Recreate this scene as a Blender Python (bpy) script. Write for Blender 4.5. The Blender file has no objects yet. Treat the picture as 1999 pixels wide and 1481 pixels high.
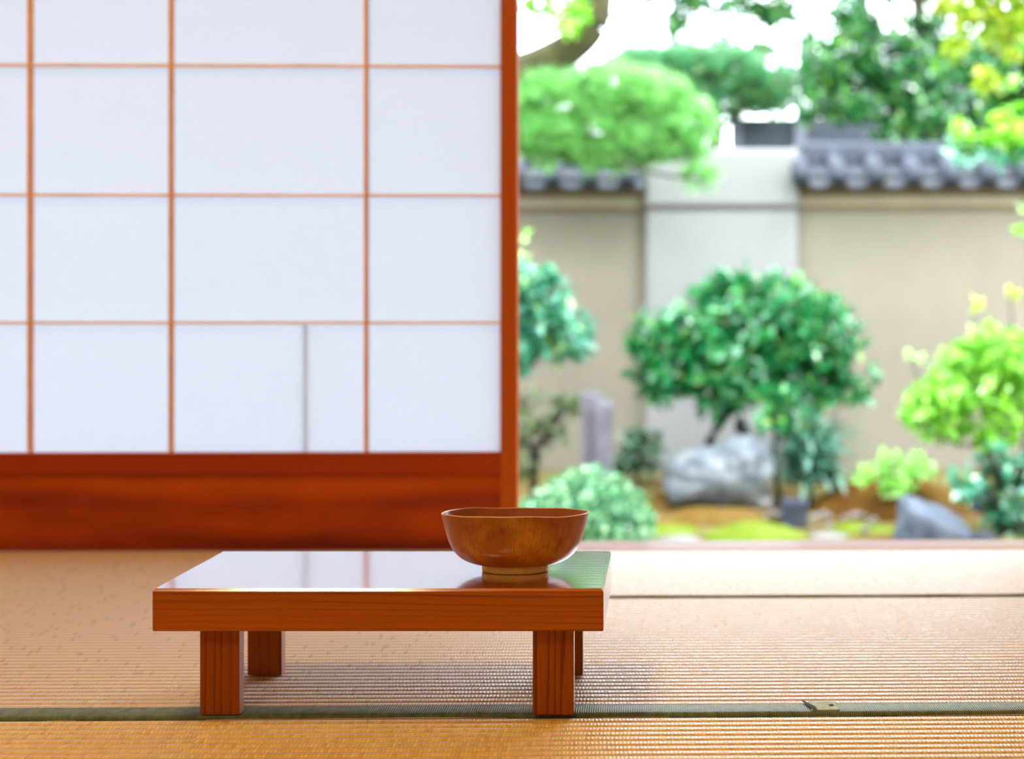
import bpy, math, random
from mathutils import Vector, Matrix, noise

C = bpy.context.scene.collection
R = math.radians
# ---------------------------------------------------------------- camera
F = 2500.0; CX, CY = 1290.0, 611.0          # focal length and principal point in pixels of the 1999x1481 frame
EYE = 0.42                                  # camera height above the tatami
cam_d = bpy.data.cameras.new('camera'); cam = bpy.data.objects.new('camera', cam_d); C.objects.link(cam)
cam.location = (0, 0, EYE); cam.rotation_euler = (R(90), 0, 0)
cam_d.sensor_fit = 'HORIZONTAL'; cam_d.sensor_width = 36; cam_d.lens = 36 * F / 1999
cam_d.shift_x = -(CX - 999.5) / 1999; cam_d.shift_y = -(740.5 - CY) / 1999
cam_d.clip_start = .05; cam_d.clip_end = 200
cam_d.dof.use_dof = True; cam_d.dof.focus_distance = 1.35; cam_d.dof.aperture_fstop = 2.9; cam_d.dof.aperture_blades = 9
bpy.context.scene.camera = cam

def at(px, py, Y):
    return Vector(((px - CX) / F * Y, Y, EYE - (py - CY) / F * Y))

# ---------------------------------------------------------------- sky, sun, lamps, exposure
sc = bpy.context.scene
sc.view_settings.view_transform = 'Standard'; sc.view_settings.look = 'None'
sc.view_settings.gamma = 1; sc.view_settings.use_curve_mapping = False
sc.view_settings.exposure = 0.12
sc.cycles.use_denoising = True
sc.cycles.max_bounces = 10; sc.cycles.diffuse_bounces = 5; sc.cycles.glossy_bounces = 4; sc.cycles.transmission_bounces = 6
sc.cycles.sample_clamp_indirect = 8
w = bpy.data.worlds.new('sky'); sc.world = w; w.use_nodes = True
bg = w.node_tree.nodes['Background']
bg.inputs[0].default_value = (.84, .92, 1.0, 1); bg.inputs[1].default_value = 9.4

def lamp(name, kind, loc, energy, color, rot=(0, 0, 0), size=1.0, size_y=None):
    l = bpy.data.lights.new(name, kind); l.energy = energy; l.color = color
    if kind == 'AREA':
        l.size = size
        if size_y: l.shape = 'RECTANGLE'; l.size_y = size_y
    o = bpy.data.objects.new(name, l); C.objects.link(o); o.location = loc; o.rotation_euler = rot
    return o
sun = lamp('sun', 'SUN', (3, 0, 8), 2.2, (1.0, .97, .92)); sun.data.angle = R(14)
sun.rotation_euler = Vector((.45, -.42, 1.0)).to_track_quat('Z', 'Y').to_euler()
lamp('ceiling_lamp_light', 'AREA', (-.95, 1.1, 2.4), 26, (1.0, .80, .46), (0, 0, 0), .45)
lamp('ceiling_lamp_light', 'AREA', (-.8, -1.0, 2.4), 34, (1.0, .80, .46), (R(20), 0, 0), .7)

# ---------------------------------------------------------------- helpers
def lin(r, g, b):
    f = lambda c: c / 12.92 if c <= .04045 else ((c + .055) / 1.055) ** 2.4
    return (f(r / 255), f(g / 255), f(b / 255), 1)

OUT = .275                                   # the garden's stone, plaster and soil are duller than they look in the bright daylight
def olin(r, g, b, k=OUT): return tuple(c * k for c in lin(r, g, b)[:3]) + (1,)

class MB:
    def __init__(s): s.v = []; s.f = []; s.sm = []; s.mi = []
    def add(s, vs, fs, smooth=False, mi=0):
        o = len(s.v); s.v += [tuple(v) for v in vs]
        for f in fs: s.f.append(tuple(i + o for i in f)); s.sm.append(smooth); s.mi.append(mi)
    def box(s, a, b, c=0.0, M=None):
        """box from corner a to corner b with chamfer c"""
        x0, y0, z0 = a; x1, y1, z1 = b
        if c <= 0:
            vs = [(x, y, z) for z in (z0, z1) for y in (y0, y1) for x in (x0, x1)]
            fs = [(0, 2, 3, 1), (4, 5, 7, 6), (0, 1, 5, 4), (2, 6, 7, 3), (0, 4, 6, 2), (1, 3, 7, 5)]
        else:
            vs = []; idx = {}
            for ix, x in enumerate((x0, x1)):
                for iy, y in enumerate((y0, y1)):
                    for iz, z in enumerate((z0, z1)):
                        sx, sy, sz = (1 - 2 * ix), (1 - 2 * iy), (1 - 2 * iz)
                        for k, d in enumerate(((0, c * sy, c * sz), (c * sx, 0, c * sz), (c * sx, c * sy, 0))):
                            idx[ix, iy, iz, k] = len(vs); vs.append((x + d[0], y + d[1], z + d[2]))
            fs = []
            for i in (0, 1):
                fs.append([idx[i, 0, 0, 0], idx[i, 1, 0, 0], idx[i, 1, 1, 0], idx[i, 0, 1, 0]])
                fs.append([idx[0, i, 0, 1], idx[1, i, 0, 1], idx[1, i, 1, 1], idx[0, i, 1, 1]])
                fs.append([idx[0, 0, i, 2], idx[1, 0, i, 2], idx[1, 1, i, 2], idx[0, 1, i, 2]])
                for j in (0, 1):
                    fs.append([idx[0, i, j, 1], idx[1, i, j, 1], idx[1, i, j, 2], idx[0, i, j, 2]])
                    fs.append([idx[i, 0, j, 0], idx[i, 1, j, 0], idx[i, 1, j, 2], idx[i, 0, j, 2]])
                    fs.append([idx[i, j, 0, 0], idx[i, j, 1, 0], idx[i, j, 1, 1], idx[i, j, 0, 1]])
                    for k in (0, 1): fs.append([idx[i, j, k, 0], idx[i, j, k, 1], idx[i, j, k, 2]])
            cen = Vector(((x0 + x1) / 2, (y0 + y1) / 2, (z0 + z1) / 2)); out = []
            for f in fs:
                p = [Vector(vs[i]) for i in f]
                n = (p[1] - p[0]).cross(p[2] - p[0])
                out.append(tuple(f) if n.dot(sum(p, Vector()) / len(p) - cen) > 0 else tuple(reversed(f)))
            fs = out
        if M is not None: vs = [M @ Vector(v) for v in vs]
        s.add(vs, fs); return s
    def tube(s, pts, rad, n=8, smooth=True):
        pts = [Vector(p) for p in pts]; vs = []; fs = []
        for i, p in enumerate(pts):
            t = (pts[min(i + 1, len(pts) - 1)] - pts[max(i - 1, 0)]).normalized()
            u = t.cross(Vector((0, 0, 1)) if abs(t.z) < .9 else Vector((1, 0, 0))).normalized(); v = t.cross(u)
            r = rad[i] if isinstance(rad, (list, tuple)) else rad
            for k in range(n):
                a = 2 * math.pi * k / n; vs.append(p + u * (r * math.cos(a)) + v * (r * math.sin(a)))
        for i in range(len(pts) - 1):
            for k in range(n):
                a, b = i * n + k, i * n + (k + 1) % n; fs.append((a, b, b + n, a + n))
        fs.append(tuple(range(n - 1, -1, -1))); fs.append(tuple(range((len(pts) - 1) * n, len(pts) * n)))
        s.add(vs, fs, smooth); return s
    def build(s, name, mat, parent=None):
        m = bpy.data.meshes.new(name); m.from_pydata(s.v, [], s.f)
        m.polygons.foreach_set('use_smooth', s.sm); 
        for mm in (mat if isinstance(mat, (list, tuple)) else [mat]): m.materials.append(mm)
        if any(s.mi): m.polygons.foreach_set('material_index', s.mi)
        m.update(); o = bpy.data.objects.new(name, m); C.objects.link(o)
        if parent: o.parent = parent
        return o

def tag(o, label=None, cat=None, group=None, kind=None):
    for k, v in (('label', label), ('category', cat), ('group', group), ('kind', kind)):
        if v: o[k] = v
    return o
def empty(name, loc=(0, 0, 0), rz=0.0, label=None, cat=None, group=None, kind=None):
    o = bpy.data.objects.new(name, None); C.objects.link(o); o.location = loc; o.rotation_euler = (0, 0, rz)
    o.empty_display_size = .05
    return tag(o, label, cat, group, kind)

def curve(pts, n=10):
    """smooth Catmull-Rom polyline through pts"""
    pts = [Vector(p) for p in pts]; P = [2 * pts[0] - pts[1]] + pts + [2 * pts[-1] - pts[-2]]; out = []
    for i in range(1, len(P) - 2):
        for k in range(n):
            t = k / n; a, b, c, d = P[i - 1:i + 3]
            out.append(.5 * (2 * b + (c - a) * t + (2 * a - 5 * b + 4 * c - d) * t * t + (3 * b - a - 3 * c + d) * t ** 3))
    return out + [pts[-1]]
def lerp(a, b, n): return [a + (b - a) * i / (n - 1) for i in range(n)]

# ---------------------------------------------------------------- materials
class NT:
    def __init__(s, name):
        s.m = bpy.data.materials.new(name); s.m.use_nodes = True; s.t = s.m.node_tree
        s.p = s.t.nodes['Principled BSDF']; s.out = s.t.nodes['Material Output']
    def n(s, kind, ins={}, **props):
        o = s.t.nodes.new('ShaderNode' + kind)
        for k, v in props.items(): setattr(o, k, v)
        for k, v in ins.items(): s.set(o.inputs[k], v)
        return o
    def set(s, sock, v):
        if isinstance(v, bpy.types.NodeSocket): s.t.links.new(v, sock)
        else: sock.default_value = v
    def P(s, **kw):
        for k, v in kw.items(): s.set(s.p.inputs[k.replace('_', ' ')], v)
    def coord(s, scale=(1, 1, 1), kind='Object', loc=(0, 0, 0)):
        c = s.n('TexCoord'); return s.n('Mapping', {'Vector': c.outputs[kind], 'Scale': scale, 'Location': loc}).outputs[0]
    def ramp(s, fac, stops, interp='LINEAR'):
        r = s.n('ValToRGB', {'Fac': fac}); e = r.color_ramp.elements; r.color_ramp.interpolation = interp
        while len(e) < len(stops): e.new(.5)
        for x, (p, c) in zip(e, stops): x.position = p; x.color = c
        return r.outputs[0]
    def noise(s, vec, scale, detail=3, rough=.55, dist=0):
        return s.n('TexNoise', {'Vector': vec, 'Scale': scale, 'Detail': detail, 'Roughness': rough, 'Distortion': dist}).outputs[0]
    def mix(s, fac, a, b, mode='MIX'):
        x = s.n('Mix', data_type='RGBA', blend_type=mode)
        s.set(x.inputs[0], fac); s.set(x.inputs[6], a); s.set(x.inputs[7], b); return x.outputs[2]
    def math(s, op, a, b=0.0, c=None):
        x = s.n('Math', operation=op); s.set(x.inputs[0], a); s.set(x.inputs[1], b)
        if c is not None: s.set(x.inputs[2], c)
        return x.outputs[0]
    def bump(s, h, strength, dist=.001):
        return s.n('Bump', {'Height': h, 'Strength': strength, 'Distance': dist}).outputs[0]

def flat(name, col, rough=.6, var=.15, scale=8, bump=0, spec=.5, bscale=None):
    t = NT(name); v = t.coord(); f = t.noise(v, scale, 4)
    d = tuple(c * (1 - var) for c in col[:3]) + (1,); l = tuple(min(1, c * (1 + var)) for c in col[:3]) + (1,)
    t.P(Base_Color=t.ramp(f, [(.3, d), (.7, l)]), Roughness=rough, Specular_IOR_Level=spec)
    if bump: t.P(Normal=t.bump(t.noise(v, bscale or scale * 4, 4), bump, .004))
    return t.m

def wood(name, light, mid, dark, grain='X', rings='Z', ringscale=60, rough=.4, blotch=.35, dist=6.0, coat=0, coat_ior=1.5, spec=.5, contrast=1.0, lacquer=0, warp_scale=5):
    """grain runs along one axis, growth rings are stacked along another"""
    t = NT(name)
    ax = {'X': 0, 'Y': 1, 'Z': 2}
    sc1 = [1.0, 1.0, 1.0]; sc1[ax[grain]] = .055
    v = t.coord(tuple(sc1))
    warp = t.noise(v, warp_scale, 2, .5)
    sep = t.n('SeparateXYZ', {'Vector': v}); r = sep.outputs[ax[rings]]
    ph = t.math('ADD', t.math('MULTIPLY', r, ringscale), t.math('MULTIPLY', warp, dist))
    saw = t.math('FRACT', ph)
    line = t.ramp(saw, [(0, (0, 0, 0, 1)), (.62, (.12, .12, .12, 1)), (.9, (1, 1, 1, 1)), (1, (.05, .05, .05, 1))])
    amt = t.math('MULTIPLY', t.ramp(t.noise(v, 22, 2), [(.3, (.15, .15, .15, 1)), (.7, (1, 1, 1, 1))]), contrast)
    big = t.ramp(t.noise(v, 9, 3), [(.5 - blotch / 2, mid), (.5 + blotch / 2, light)])
    fine = t.noise(v, 420, 2)
    col = t.mix(t.math('MULTIPLY', line, amt), big, dark)
    col = t.mix(.16, col, t.ramp(fine, [(.35, dark), (.65, light)]))
    t.P(Base_Color=col, Roughness=rough, Specular_IOR_Level=spec)
    t.P(Coat_Weight=coat, Coat_Roughness=.03, Coat_IOR=coat_ior)
    if lacquer:                              # thick polished lacquer: mirror-like at a low angle
        g = t.n('BsdfGlossy', {'Color': (.97, .97, 1, 1), 'Roughness': t.math('ADD', rough, t.math('MULTIPLY', line, .05))})
        fac = t.math('POWER', t.n('LayerWeight', {'Blend': .5}).outputs['Facing'], lacquer)
        mx = t.n('MixShader', {0: fac, 1: t.p.outputs[0], 2: g.outputs[0]}); t.t.links.new(mx.outputs[0], t.out.inputs[0])
    return t.m

M = {}
M['table'] = wood('table_wood', lin(178, 94, 0), lin(164, 80, 0), lin(108, 42, 0), 'X', 'Z', 130, .3, dist=3.2, contrast=1.15, spec=.2, lacquer=6, warp_scale=24)
M['table_top'] = wood('lacquered_table_top', lin(200, 104, 16), lin(186, 88, 8), lin(150, 62, 4), 'X', 'Y', 70, .11, dist=3, contrast=.6, lacquer=.65)
M['table_leg'] = wood('table_leg_wood', lin(164, 84, 0), lin(146, 66, 0), lin(84, 28, 0), 'Z', 'X', 90, .3, dist=3.5, contrast=1.1, spec=.2, lacquer=6, warp_scale=26)
M['shoji'] = wood('cedar', lin(178, 82, 0), lin(168, 76, 0), lin(140, 54, 0), 'Z', 'X', 40, .5, dist=2, contrast=.5, spec=.2)
M['shoji_rail'] = wood('cedar_rail', lin(164, 58, 0), lin(152, 50, 0), lin(120, 34, 0), 'X', 'Z', 22, .5, dist=2, contrast=.6, spec=.2)
M['muntin'] = flat('lattice_wood', lin(222, 158, 108), .5, .12, 20)
M['muntin_thin'] = flat('thin_lattice_wood', lin(232, 194, 172), .5, .1, 20)
M['muntin_pale'] = flat('pale_lattice_wood', lin(228, 214, 216), .6, .05, 20)
M['lintel'] = wood('dark_cedar', lin(170, 90, 34), lin(150, 74, 26), lin(104, 48, 14), 'X', 'Z', 30, .5)
M['sill'] = wood('sill_wood', lin(186, 150, 152), lin(172, 132, 136), lin(144, 98, 98), 'X', 'Y', 60, .25, coat=.8, coat_ior=1.8)
M['ceiling'] = wood('ceiling_board', lin(206, 160, 104), lin(192, 142, 88), lin(150, 104, 60), 'X', 'Y', 12, .6)
M['plaster'] = flat('ochre_plaster', lin(222, 204, 164), .9, .06, 6, .15)

def kick_material():
    t = NT('cedar_kick_board'); v = t.coord((.32, 1, 1))
    warp = t.noise(v, 3.2, 3, .5)
    sep = t.n('SeparateXYZ', {'Vector': v})
    ph = t.math('ADD', t.math('MULTIPLY', sep.outputs[2], 11), t.math('MULTIPLY', warp, 2.0))
    band = t.math('SINE', t.math('MULTIPLY', ph, 6.283))
    low_band = t.ramp(t.math('ADD', sep.outputs[2], t.math('MULTIPLY', warp, .035)), [(.025, (1, 1, 1, 1)), (.085, (0, 0, 0, 1))])  # mask that darkens the board colour towards its bottom edge
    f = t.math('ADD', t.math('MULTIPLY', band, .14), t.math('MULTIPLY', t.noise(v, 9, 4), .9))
    f = t.math('SUBTRACT', f, t.math('MULTIPLY', low_band, .3))
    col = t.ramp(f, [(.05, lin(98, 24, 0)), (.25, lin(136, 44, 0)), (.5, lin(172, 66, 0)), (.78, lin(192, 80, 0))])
    t.P(Base_Color=t.mix(.10, col, t.ramp(t.noise(t.coord((.03, 1, 1)), 260, 2), [(.3, lin(90, 26, 0)), (.7, lin(196, 80, 0))])), Roughness=.5, Specular_IOR_Level=.2)
    return t.m
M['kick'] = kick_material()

def paper_material():
    t = NT('shoji_paper'); v = t.coord()
    n = t.noise(v, 60, 5, .7)
    d = t.n('BsdfDiffuse', {'Color': t.ramp(n, [(.3, (.42, .43, .45, 1)), (.7, (.44, .45, .47, 1))])})
    tr = t.n('BsdfTranslucent', {'Color': t.ramp(n, [(.3, (.83, .88, .97, 1)), (.7, (.84, .89, .98, 1))])})
    mx = t.n('MixShader', {0: .5, 1: d.outputs[0], 2: tr.outputs[0]})
    t.t.links.new(mx.outputs[0], t.out.inputs[0]); return t.m
M['paper'] = paper_material()

PITCH = .0142
def tatami_material(name, a, b, dark):
    t = NT(name); c = t.n('TexCoord').outputs['Object']
    sp = t.n('SeparateXYZ', {'Vector': c}); X, Y = sp.outputs[0], sp.outputs[1]
    row = t.math('FLOOR', t.math('DIVIDE', Y, PITCH))
    jit = t.n('TexWhiteNoise', {'W': row}, noise_dimensions='1D').outputs[0]
    xs = t.math('ADD', t.math('DIVIDE', X, .0040), t.math('ADD', t.math('MULTIPLY', jit, 9), t.math('MULTIPLY', t.noise(c, 60, 0), .5)))
    cell = t.math('FLOOR', xs); fx = t.math('FRACT', xs)
    rnd = t.n('TexWhiteNoise', {'Vector': t.n('CombineXYZ', {0: cell, 1: row}).outputs[0]}, noise_dimensions='2D').outputs[0]
    fy = t.math('FRACT', t.math('DIVIDE', Y, PITCH))
    hx = t.math('SQRT', t.math('SINE', t.math('MULTIPLY', fx, math.pi)))
    hy = t.math('POWER', t.math('SINE', t.math('MULTIPLY', fy, math.pi)), .35)
    h = t.math('ADD', t.math('MULTIPLY', t.math('MULTIPLY', hx, hy), .6), t.math('MULTIPLY', rnd, .55))
    col = t.ramp(rnd, [(0, b), (1, a)])
    col = t.mix(t.ramp(hx, [(.25, (.34, .34, .34, 1)), (.6, (0, 0, 0, 1))]), col, dark)
    col = t.mix(t.ramp(hy, [(.3, (.9, .9, .9, 1)), (.75, (0, 0, 0, 1))]), col, dark)
    col = t.mix(t.ramp(t.noise(c, 6, 4), [(.35, (.0, 0, 0, 1)), (.7, (.22, .22, .22, 1))]), col, b)
    t.P(Base_Color=col, Roughness=t.math('ADD', .26, t.math('MULTIPLY', rnd, .26)), Specular_IOR_Level=.8)
    t.P(Sheen_Weight=1.0, Sheen_Roughness=.36, Sheen_Tint=(.78, .89, 1, 1))
    t.P(Normal=t.bump(h, .8, .0012)); return t.m
M['tatami'] = tatami_material('tatami_straw', lin(208, 174, 124), lin(199, 163, 114), lin(136, 96, 56))
M['tatami_gold'] = tatami_material('golden_tatami_straw', lin(234, 190, 84), lin(216, 164, 62), lin(152, 96, 24))
def heri_material():
    t = NT('green_cotton_border'); v = t.coord()
    wv = t.math('MULTIPLY', t.math('SINE', t.math('MULTIPLY', t.n('SeparateXYZ', {'Vector': v}).outputs[0], 2600)), .5)
    f = t.noise(v, 90, 4)
    col = t.ramp(f, [(.3, lin(70, 84, 58)), (.7, lin(110, 120, 84))])
    t.P(Base_Color=col, Roughness=.55, Normal=t.bump(t.math('ADD', wv, f), .5, .0008)); return t.m
M['heri'] = heri_material()
M['heri_pale'] = flat('worn_cotton', lin(150, 152, 116), .7, .25, 160)
M['tear'] = flat('dark_tear', lin(48, 34, 22), .9, .3, 120)

def bowl_material():
    t = NT('turned_wood_bowl'); c = t.n('TexCoord').outputs['Object']
    sp = t.n('SeparateXYZ', {'Vector': c})
    ang = t.math('ARCTAN2', sp.outputs[1], sp.outputs[0])
    v = t.n('CombineXYZ', {0: t.math('MULTIPLY', ang, 1.0), 1: 0.0, 2: t.math('MULTIPLY', sp.outputs[2], 2.5)}).outputs[0]
    streak = t.noise(v, 30, 5, .7)
    patch = t.noise(c, 22, 3)
    col = t.ramp(patch, [(.32, lin(138, 64, 2)), (.5, lin(158, 86, 2)), (.72, lin(190, 122, 12))])
    col = t.mix(t.ramp(streak, [(.36, (.5, .5, .5, 1)), (.50, (0, 0, 0, 1))]), col, lin(104, 46, 2))
    col = t.mix(t.ramp(t.noise(c, 70, 4), [(.58, (0, 0, 0, 1)), (.8, (.6, .6, .6, 1))]), col, lin(84, 32, 2))
    t.P(Base_Color=col, Specular_IOR_Level=.3, Roughness=.38, Coat_Weight=.15, Coat_Roughness=.2); return t.m
M['bowl'] = bowl_material()
M['bowl_inner'] = flat('bowl_inside', lin(150, 78, 36), .3, .2, 40)
M['bowl_foot'] = flat('bowl_foot_wood', lin(222, 176, 104), .5, .15, 120)
M['bowl_rim'] = flat('bowl_rim_wood', lin(206, 150, 92), .35, .15, 60)

def leaf_material(name, stops, rough=.35, trans=.35, spec=1.0):
    t = NT(name); g = t.n('NewGeometry')
    rnd = g.outputs['Random Per Island']
    col = t.ramp(rnd, stops)
    t.P(Base_Color=col, Roughness=rough, Specular_IOR_Level=spec, Coat_Weight=.7, Coat_Roughness=.12, Coat_IOR=1.6)
    br = t.n('BsdfTranslucent', {'Color': col})
    mx = t.n('MixShader', {0: trans, 1: t.p.outputs[0], 2: br.outputs[0]})
    t.t.links.new(mx.outputs[0], t.out.inputs[0])
    return t.m
M['leaf_camellia'] = leaf_material('camellia_leaf', [(0, olin(10, 96, 52, 0.95)), (.4, olin(30, 138, 76, 0.95)), (.75, olin(62, 172, 100, 0.95)), (.93, olin(96, 190, 96, 0.95)), (1, olin(170, 196, 84, 0.95))], 0.20)
M['leaf_blue'] = leaf_material('glossy_blue_green_leaf', [(0, olin(24, 118, 92, 0.95)), (.45, olin(70, 168, 130, 0.95)), (.8, olin(130, 206, 180, 0.95)), (1, olin(190, 226, 130, 0.95))], 0.16)
M['leaf_azalea'] = leaf_material('clipped_azalea_leaf', [(0, olin(40, 120, 70, 0.95)), (.5, olin(92, 170, 112, 0.95)), (.85, olin(150, 208, 150, 0.95)), (1, olin(196, 226, 170, 0.95))], 0.20)
M['leaf_lime'] = leaf_material('lime_leaf', [(0, olin(84, 160, 20, 1.15)), (.4, olin(128, 200, 44, 1.15)), (.8, olin(166, 224, 74, 1.15)), (1, olin(206, 236, 130, 1.15))], .35, .45)
M['leaf_pale'] = leaf_material('pale_green_leaf', [(0, olin(140, 210, 80, 1.10)), (.5, olin(176, 232, 118, 1.10)), (1, olin(206, 244, 180, 1.10))], .4, .4)
M['leaf_fern'] = leaf_material('fern_leaf', [(0, olin(44, 110, 84, 0.85)), (.5, olin(92, 160, 130, 0.85)), (1, olin(140, 196, 176, 0.85))], .4)
M['leaf_dark'] = leaf_material('dark_leaf', [(0, olin(18, 78, 44, 0.75)), (.5, olin(44, 122, 74, 0.75)), (1, olin(92, 164, 92, 0.75))], .35)
M['leaf_olive'] = leaf_material('olive_leaf', [(0, olin(54, 78, 34, 0.80)), (.5, olin(98, 132, 66, 0.80)), (1, olin(150, 176, 100, 0.80))], .4)
M['leaf_tree'] = leaf_material('tree_leaf', [(0, olin(14, 84, 46, 0.78)), (.4, olin(34, 124, 62, 0.78)), (.75, olin(76, 164, 84, 0.78)), (.92, olin(110, 190, 60, 0.78)), (1, olin(150, 200, 40, 0.78))], 0.14)
M['leaf_yellow'] = leaf_material('yellow_leaf', [(0, olin(150, 206, 40, .8)), (.45, olin(196, 226, 56, .8)), (.8, olin(226, 226, 60, .8)), (1, olin(130, 200, 50, .8))], .35, .5)
M['needle'] = leaf_material('pine_needle', [(0, olin(84, 160, 72, 0.95)), (.5, olin(128, 206, 104, 0.95)), (1, olin(180, 234, 148, 0.95))], .45, .3)
M['needle_dark'] = leaf_material('dark_pine_needle', [(0, olin(36, 108, 66, 1.10)), (.5, olin(66, 150, 92, 1.10)), (.88, olin(104, 182, 116, 1.10)), (1, olin(176, 110, 70, 1.10))], .45, .3)
M['bark'] = flat('bark', olin(92, 76, 52), .9, .35, 30, .6)
M['bark_moss'] = flat('mossy_bark', olin(122, 116, 48, .2), .9, .4, 14, .6)
M['stem'] = flat('dark_stem', olin(66, 50, 40), .85, .3, 40, .4)

def rock_material(name, a, b, c, moss=None):
    t = NT(name); v = t.coord()
    col = t.ramp(t.noise(v, 9, 6, .7), [(.34, a), (.5, b), (.66, c)])
    if moss: col = t.mix(t.ramp(t.noise(v, 4.5, 3), [(.58, (0, 0, 0, 1)), (.7, (.8, .8, .8, 1))]), col, moss)
    t.P(Base_Color=col, Roughness=.8, Normal=t.bump(t.noise(v, 22, 6, .7), 1.0, .03)); return t.m
M['rock'] = rock_material('pale_grey_rock', olin(112, 124, 132, .34), olin(170, 184, 194, .36), olin(216, 222, 228, .42), olin(150, 152, 96))
M['rock_blue'] = rock_material('blue_grey_rock', olin(88, 104, 124), olin(136, 156, 182), olin(190, 204, 224))
M['rock_dark'] = rock_material('dark_slate', olin(64, 70, 92), olin(92, 100, 130), olin(130, 138, 164))
M['stone_post'] = rock_material('lilac_grey_stone', olin(150, 146, 162), olin(186, 180, 198), olin(210, 204, 216))
M['pebble'] = rock_material('pale_pebble', olin(206, 186, 182), olin(226, 212, 206), olin(240, 232, 230))
M['flagstone'] = rock_material('white_flagstone', olin(214, 204, 206), olin(232, 226, 228), olin(244, 240, 240))

def moss_material(name, stops, scale=5, bs=160):
    t = NT(name); v = t.coord()
    f = t.math('ADD', t.math('MULTIPLY', t.noise(v, scale, 5, .6), .75), t.math('MULTIPLY', t.noise(v, 60, 3), .25))
    t.P(Base_Color=t.ramp(f, stops), Roughness=.95, Specular_IOR_Level=.1, Normal=t.bump(t.noise(v, bs, 4, .7), .8, .012)); return t.m
M['ground'] = moss_material('garden_soil_and_moss', [(.3, olin(150, 130, 58)), (.42, olin(196, 150, 92)), (.55, olin(206, 196, 110)), (.7, olin(222, 190, 160))], 3)
M['moss_bright'] = moss_material('bright_moss', [(.3, olin(160, 196, 40)), (.5, olin(192, 222, 70)), (.7, olin(214, 232, 116))], 7)
M['moss_brown'] = moss_material('brown_moss', [(.3, olin(140, 84, 30)), (.5, olin(170, 116, 44)), (.68, olin(190, 150, 60))], 6)
M['moss_orange'] = moss_material('orange_moss', [(.3, olin(170, 130, 50)), (.5, olin(198, 156, 76)), (.68, olin(208, 170, 104))], 9)

M['wall_beige'] = flat('beige_stucco', olin(228, 216, 192), .92, .07, 2.2, .2, .2, 60)
M['wall_white'] = flat('white_stucco', olin(236, 236, 234), .92, .05, 2.5, .15, .2, 60)
M['beam'] = flat('weathered_beam', olin(196, 168, 122), .8, .12, 6)
M['beam_light'] = flat('pale_weathered_board', olin(232, 222, 190, .42), .85, .08, 6)
M['tile'] = flat('smoked_roof_tile', olin(96, 108, 132, .22), .48, .35, 9, .2, .45)
M['mortar'] = flat('grey_mortar', olin(120, 118, 116, .2), .9, .2, 20)
M['slat'] = flat('charcoal_slat', olin(84, 94, 108, .55), .5, .12, 6)
M['slat_post'] = flat('grey_post', olin(160, 162, 186, .5), .6, .08, 6)
M['concrete'] = flat('outer_concrete', olin(170, 165, 158), .9, .1, 5)

# ---------------------------------------------------------------- the room
YAW = R(1.0); PIV = Vector((-.715, 2.262, 0))
def room(u, v, z=0.0):           # point in the room's own axes (u along the shoji, v towards the garden) -> world
    return Vector((PIV.x + u * math.cos(YAW) - v * math.sin(YAW), PIV.y + u * math.sin(YAW) + v * math.cos(YAW), z))
def u_px(px, v=0.0):             # u of the point that the photo shows in column px, v beyond the shoji face
    k = (px - CX) / F; c, s = math.cos(YAW), math.sin(YAW)
    return (k * (PIV.y + v * c) - PIV.x + v * s) / (c - k * s)
def room_box(mb, a, b, c=0.0):
    return mb.box(a, b, c, Matrix.Translation(PIV) @ Matrix.Rotation(YAW, 4, 'Z'))
def structure(name, mb, mat, label=None):
    o = mb.build(name, mat); tag(o, label, None, None, 'structure'); return o

UL, UR, VB = -1.9, 3.1, -4.6
mb = MB(); room_box(mb, (UL, VB, -.5), (UR, .10, -.055)); structure('floor', mb, M['lintel'], 'wooden sub floor under the tatami mats')
mb = MB(); room_box(mb, (UL - .1, VB, -.5), (UL, .1, 2.45)); structure('wall_left', mb, M['plaster'])
mb = MB(); room_box(mb, (UR, VB, -.5), (UR + .1, .1, 2.45)); structure('wall_right', mb, M['plaster'])
mb = MB(); room_box(mb, (UL - .1, VB - .1, -.5), (UR + .1, VB, 2.45)); structure('wall_back', mb, M['plaster'])
mb = MB(); room_box(mb, (UL - .1, VB - .1, 2.45), (UR + .1, .12, 2.52)); structure('ceiling', mb, M['ceiling'])
US = u_px(1010)                                     # right edge of the shoji panel
U0 = US - 1.30                                      # its left edge
UO = US + 1.00                                      # right end of the opening
mb = MB(); room_box(mb, (UL, 0, 1.90), (UR, .09, 2.45)); structure('wall_front', mb, M['plaster'])
mb = MB(); room_box(mb, (UL, -.015, 1.80), (UR, .10, 1.90), .004); structure('trim_1', mb, M['lintel'], 'dark cedar lintel above the sliding panels')
mb = MB(); room_box(mb, (UL, 0, -.055), (U0 - .004, .09, 1.80)); room_box(mb, (UO + .1, 0, -.055), (UR, .09, 1.80)); structure('wall_front_lower', mb, M['plaster'])
mb = MB(); room_box(mb, (UO, -.012, -.055), (UO + .1, .10, 1.80), .004); structure('trim_2', mb, M['shoji'], 'cedar post at the right end of the opening')
mb = MB(); room_box(mb, (U0, -.002, -.5), (UO, .088, .0005), .001)
sill = structure('trim_3', mb, M['sill'], 'wooden door sill between the tatami and the garden')
# eaves above the garden side
mb = MB()
room_box(mb, (UL - .6, .12, 2.14), (UR + .6, 1.4, 2.20))
for k in range(14):
    u = UL - .5 + k * .45; room_box(mb, (u, .12, 2.08), (u + .05, 1.4, 2.14))
structure('roof_eaves', mb, M['lintel'])
mb = MB(); room_box(mb, (UL, .09, -.62), (UR, .12, -.06)); structure('wall_foundation', mb, M['concrete'])

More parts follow.
